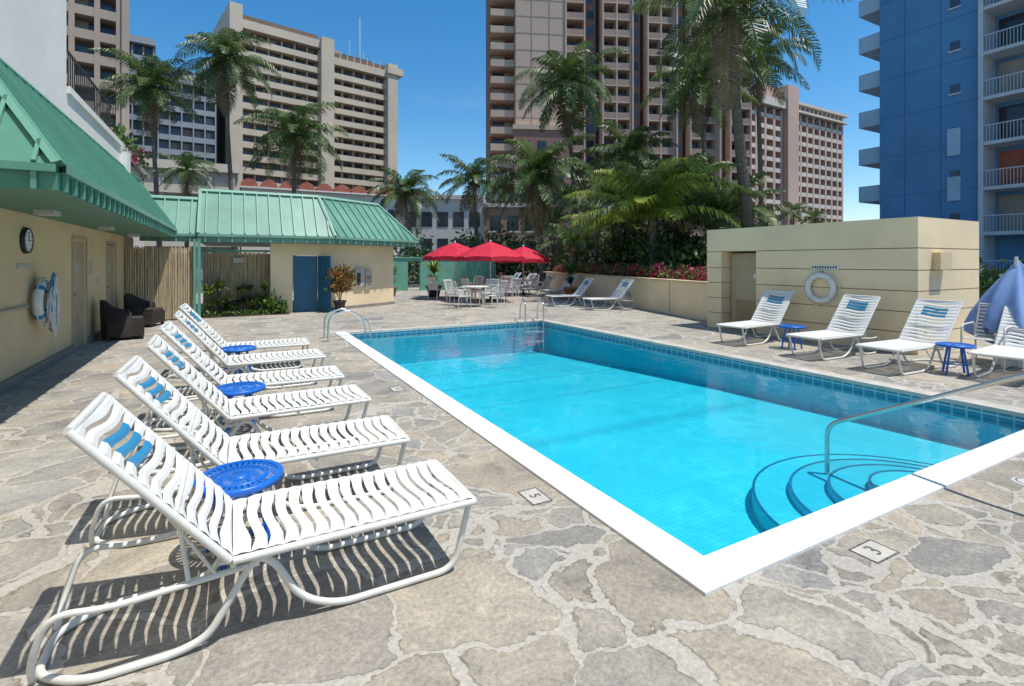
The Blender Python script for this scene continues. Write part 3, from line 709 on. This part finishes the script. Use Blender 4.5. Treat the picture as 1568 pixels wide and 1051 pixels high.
for i in range(4):
    a=i*math.pi/2+.5; place(PM,'patio_chair',(7.5+.85*math.cos(a),16.5+.85*math.sin(a),0),a+math.pi+U(-.3,.3))
def furled(x,y,h,r,k,nm):
    mb=MB(); mb.tube([(0,0,0),(0,0,h+.05)],.022,'frame',8); mb.lathe([(.25,0),(.25,.07),(.05,.1)],'white',16)
    n=56; vs=[];fs=[]; Z=[(1,0.02),(.88,.22),(.72,.48),(.5,.74),(.28,.92),(.1,1.02),(0.0,1.0)]
    for (t,s) in Z:
        for j in range(n):
            a=2*math.pi*j/n; q=(1-t)
            rr=r*s*(1+.30*math.cos(a*7+.6*t)*q+.12*math.sin(a*4+t*3)); vs.append((rr*math.cos(a)+.06*t,rr*math.sin(a),h*(.26+.74*t)+(.10*math.cos(a*7)+.07*math.sin(a*3))*q))
    for i in range(len(Z)-1):
        for j in range(n): fs.append((i*n+j,i*n+(j+1)%n,(i+1)*n+(j+1)%n,(i+1)*n+j))
    mb.add(vs,fs,k,True); mb.obj(nm,(x,y,0))
furled(10.6,3.2,1.62,.44,'bluecanvas','furled_blue_umbrella')
place(PM,'patio_chair',(10.1,3.35,0),math.radians(180))

mb=MB(); wall(mb,(6.8,27),(13.6,27),0,1.75,.15,'greenwall',[(1.5,2.2,0,1.6)]); mb.box(6.8,13.6,26.95,27.2,1.751,1.82,'greenwall'); wall(mb,(6.8,27),(4.6,22),0,1.9,.15,'greenwall'); mb.obj('green_boundary_wall')

# ------------------------------------------------------------------ towers
def balc(mb,x0,x1,z0,nfl,fh,nb,slab,rec,dep=1.4,ph=1.0,par=None,fin=.2,y=0,glass=('glassd','glassd','glassb','curtain'),rail=False,finy=-.03):
    bw=(x1-x0)/nb
    for f in range(nfl):
        z=z0+f*fh
        mb.box(x0,x1,y,y+dep,z-.22,z,slab)
        if rail:
            mb.box(x0,x1,y+.02,y+.06,z+ph-.06,z+ph,par or slab)
            n=int((x1-x0)/.16)
            for i in range(n): xx=x0+(i+.5)*(x1-x0)/n; mb.box(xx-.012,xx+.012,y+.02,y+.05,z,z+ph-.06,par or slab)
        else: mb.box(x0+.02,x1-.02,y+.01,y+.14,z,z+ph,par or slab)
        for b in range(nb):
            a=x0+b*bw; k=random.choice(glass)
            mb.box(a+bw*.12,a+bw*.62,y+dep-.04,y+dep-.002,z+.05,z+fh-.5,k)
            mb.box(a+bw*.66,a+bw*.9,y+dep-.03,y+dep-.002,z+.9,z+fh-.6,random.choice(glass))
            if random.random()<.25: cxx=a+bw*U(.2,.8); mb.box(cxx-.25,cxx+.25,y+.3,y+.8,z+.002,z+U(.7,1.3),random.choice(['curtain','glassb','t3b']))
    if fin>0:
        for b in range(nb+1):
            a=x0+b*bw; a=min(max(a,x0+fin/2),x1-fin/2); mb.box(a-fin/2,a+fin/2,y+finy,y+dep,z0-.2,z0+nfl*fh-.3,slab)
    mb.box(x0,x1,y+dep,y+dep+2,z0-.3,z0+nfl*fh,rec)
def tm(x,y,deg): return Matrix.Translation((x,y,0))@Matrix.Rotation(math.radians(deg),4,'Z')
t=MB(); t.M=tm(-.9,130,11.3); H=55
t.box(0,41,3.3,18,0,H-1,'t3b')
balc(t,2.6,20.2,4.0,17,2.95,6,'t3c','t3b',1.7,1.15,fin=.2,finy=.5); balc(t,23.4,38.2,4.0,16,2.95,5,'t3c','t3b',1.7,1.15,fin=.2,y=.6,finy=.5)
t.box(0,2.6,-1.2,19,0,H+4,'t3c'); t.box(20.2,23.4,-1.0,19,0,H+2,'t3c'); t.box(38.2,41,-.6,19,0,H,'t3c')
t.box(2.61,20.19,-.3,18,54.3,56.2,'t3c'); t.box(2.61,20.19,1.5,18,56.3,58,'t3b'); t.box(23.41,38.19,.3,18,51.4,53.2,'t3c'); t.box(23.5,38.18,2,17,53.3,55,'t3b'); t.box(38.0,42.5,-1,18.5,52.2,54,'t3c')
for i in range(8): t.tube([(24+i*1.8,1.2,53.2),(24+i*1.8,1.2,55.5)],.15,'t3c',6)
t.tube([(33,6,55),(33,6,68)],.18,'frame',6); t.tube([(31,8,54),(31,8,62)],.12,'frame',6); t.tube([(35,8,54),(35,8,60)],.1,'frame',6)
t.box(25,27,5,8,55,57,'conc'); t.box(28,36,5,9,55,56.5,'glassb')
t.obj('cream_hotel_tower')
t=MB(); t.M=tm(39.8,80.8,-22); H=64
t.box(4.4,13.3,0,20,0,H,'t4c'); 
for z in range(3,64,3): t.box(4.42,13.28,-.03,-.002,z,z+.12,'t4r')
for x in (7.2,10.4): t.box(x,x+.12,-.06,-.031,0,H,'t4r')
t.box(3.9,14.2,-1.8,-.1,0,24.5,'t4d'); t.box(3.7,14.4,-2.0,-.05,24.51,25.3,'t4c')
for f in range(7):
    for b in range(3): t.box(5+b*3,6.6+b*3,-1.84,-1.801,3+f*3,4.6+f*3,'glassd')
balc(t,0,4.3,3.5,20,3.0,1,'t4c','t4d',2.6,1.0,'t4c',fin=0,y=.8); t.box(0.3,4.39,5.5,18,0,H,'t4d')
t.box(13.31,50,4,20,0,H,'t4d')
xs=[(13.5,17.2,1,.6),(17.6,19.6,1,2.0),(20.2,25.6,2,0),(26.4,28.2,1,2.2),(28.8,34.0,2,.4),(34.6,36.6,1,2.3),(37.2,42.4,2,.8),(43,44.8,1,2.4),(45.2,49.5,2,1)]
for (a,b,nb,y) in xs:
    if nb==1 and b-a<2.6:
        t.box(a,b,y+.4,4.2,0,H,'t4d')
        for f in range(20): t.box(a+.35,b-.35,y+.36,y+.399,4.3+f*3,5.9+f*3,random.choice(['glassb','glassb','glassd']))
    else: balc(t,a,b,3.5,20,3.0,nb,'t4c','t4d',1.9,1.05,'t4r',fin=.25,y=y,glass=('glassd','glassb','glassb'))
for x in (13.31,25.7,34.1,42.5): t.box(x,x+.28,-.2,4,0,H,'t4c')
t.obj('brown_condo_tower')
t=MB(); t.M=tm(114,91,2); H=47
t.box(0,58,3,16,0,H,'t5c')
balc(t,0,8,3,14,3.0,2,'t5l','t4d',1.8,1.0,fin=.5); balc(t,8.5,24.8,3,14,3.0,4,'t5c','t4d',1.8,1.0,'t5l',fin=1.0); balc(t,30.5,57.5,3,14,3.0,8,'t5c','t4d',1.8,1.0,'t5l',fin=.9)
t.box(25,30.3,-1.5,16,0,52,'t5c'); t.box(20,24.99,3,12,47.6,53,'t5c'); t.box(7.9,8.5,-.5,3,0,47,'t5c')
t.box(-.5,24.9,-1,16,45.2,47.5,'t5l'); t.box(30.4,58.5,-1,16,45.2,45.8,'t5l'); t.box(30.4,58.5,.5,16,45.81,47.4,'glassd'); t.box(30.4,58.6,-1.1,16,47.41,48.2,'t5l')
for i in range(12): t.box(31+i*2.3,31.7+i*2.3,-.2,.5,45.81,47.4,'t5l')
t.obj('pink_hotel_tower')
t=MB(); t.M=tm(-35.8,82.7,8); balc(t,0,10.8,3,16,3.1,4,'t1c','t3b',1.8,1.0,fin=.6); balc(t,12.5,22.8,3,16,3.1,4,'t1c','t3b',1.8,1.0,fin=.6); t.box(10.85,12.45,-.8,14,0,54,'t1c'); t.box(22.81,23.6,-.3,14,0,54,'t1c'); t.box(0,22.8,3.8,14,0,54,'t1c'); t.obj('tan_apartment_tower')
t=MB(); t.M=tm(-23,125,6); balc(t,0,9,3,14,3.0,5,'t2c','glassb',1.2,.9,fin=.25,glass=('glassb','glassb','curtain')); balc(t,9.5,20,3,13,3.0,5,'t2c','glassb',1.2,.9,fin=.25,y=1,glass=('glassb','glassb','curtain')); t.box(0,20,3.2,16,0,42,'t2c'); t.box(0,9.2,-.5,16,45.2,46.5,'t2c'); t.obj('bluegrey_apartment_tower')
t=MB()
t.box(-40,.6,80,96,0,14.0,'conc')
for z in (3.5,7,10.5,13.6): t.box(-40,.8,79.2,79.99,z,z+1.1,'t3c')
for i in range(12): t.box(-30+i*2.7,-29.5+i*2.7,79.4,79.99,0,13,'conc')
t.obj('parking_structure')
t=MB(); t.box(1,30,82,100,0,12.2,'t5l')
for i in range(11):
    x=2+i*2.55; prof=[(x+1.15*math.cos(a*math.pi/8),z0) for a,z0 in [(a,12.2+1.15*math.sin(a*math.pi/8)) for a in range(9)]]
    t.add([(p[0],81.5,p[1]) for p in prof]+[(p[0],92,p[1]) for p in prof],[(j,j+1,10+j,9+j) for j in range(8)]+[list(range(9))],'tile')
    pr=[(x+.8*math.cos(a*math.pi/8),9.2+.8*math.sin(a*math.pi/8)) for a in range(9)]
    t.add([(p[0],81.95,p[1]) for p in pr]+[(x-.8,81.95,6.5),(x+.8,81.95,6.5)],[list(range(11))],'glassd')
    t.box(x-1.27,x+1.27,81.4,82,12.0,12.19,'white')
t.obj('tile_roof_arcade')
t=MB(); t.M=tm(17.5,60,-25); t.box(0,10,0,12,0,9.0,'t5l'); t.box(10.01,17,-1,12,0,8.0,'brownb'); t.box(10,17.1,-1.2,12.1,8.01,8.5,'t5l'); t.box(-.2,9.9,-.3,12,9.01,9.5,'t5l')
for f in range(2):
    for i in range(5): t.box(.6+i*1.9,1.9+i*1.9,-.04,-.002,2.5+f*3.2,4.3+f*3.2,'glassd')
    for i in range(3): t.box(10.7+i*2.1,12+i*2.1,-1.04,-1.002,2.2+f*3.0,4+f*3.0,'glassd'); t.box(10.5+i*2.1,12.2+i*2.1,-1.1,-1.05,2.0+f*3,2.19+f*3,'t5l')
t.obj('lowrise_shop_building')
t=MB(); t.M=Matrix.Translation((42,20.2,0))@Matrix.Rotation(math.radians(-90),4,'Z')
t.box(0,5.75,0,16,-.01,46,'bluew')
fh=2.85
for f in range(16):
    z=.6+f*fh
    t.box(0.01,5.74,-.012,-.002,z,z+.04,'bluewd')
    t.box(4.25,4.75,-.05,-.013,z+.75,z+1.3,'glassb'); t.box(4.15,4.85,-.09,-.051,z+.62,z+.72,'bslab')
    t.box(-1.6,-.01,.3,4,z-.2,z,'bluelt'); t.box(-1.6,-1.5,.3,4,z,z+1.0,'bluelt'); t.box(-1.49,-.01,.3,.4,z,z+1.0,'bluelt')
for x in (1.6,3.7): t.box(x,x+.03,-.02,-.013,0,46,'bluewd')
t.box(4.1,4.8,-.1,-.014,8.6,10.4,'bluelt'); t.box(4.1,4.8,-.1,-.014,5.6,7.2,'bluelt')
balc(t,5.8,24,.6,15,fh,5,'bslab','bluew',1.8,1.05,'bslab',fin=.25,y=-.3,rail=True,glass=('glassd','glassd','curtain','tile','bluew'))
t.box(5.76,24,3.6,16,0,46,'bluew')
t.obj('blue_apartment_building')
mb=MB()
for i in range(26): leaves(mb,(U(17,24),U(3,9),U(.4,1.0)),(.9,.9,.7),110,.3,['lf1','lf2'],.2)
mb.obj('background_hedge')
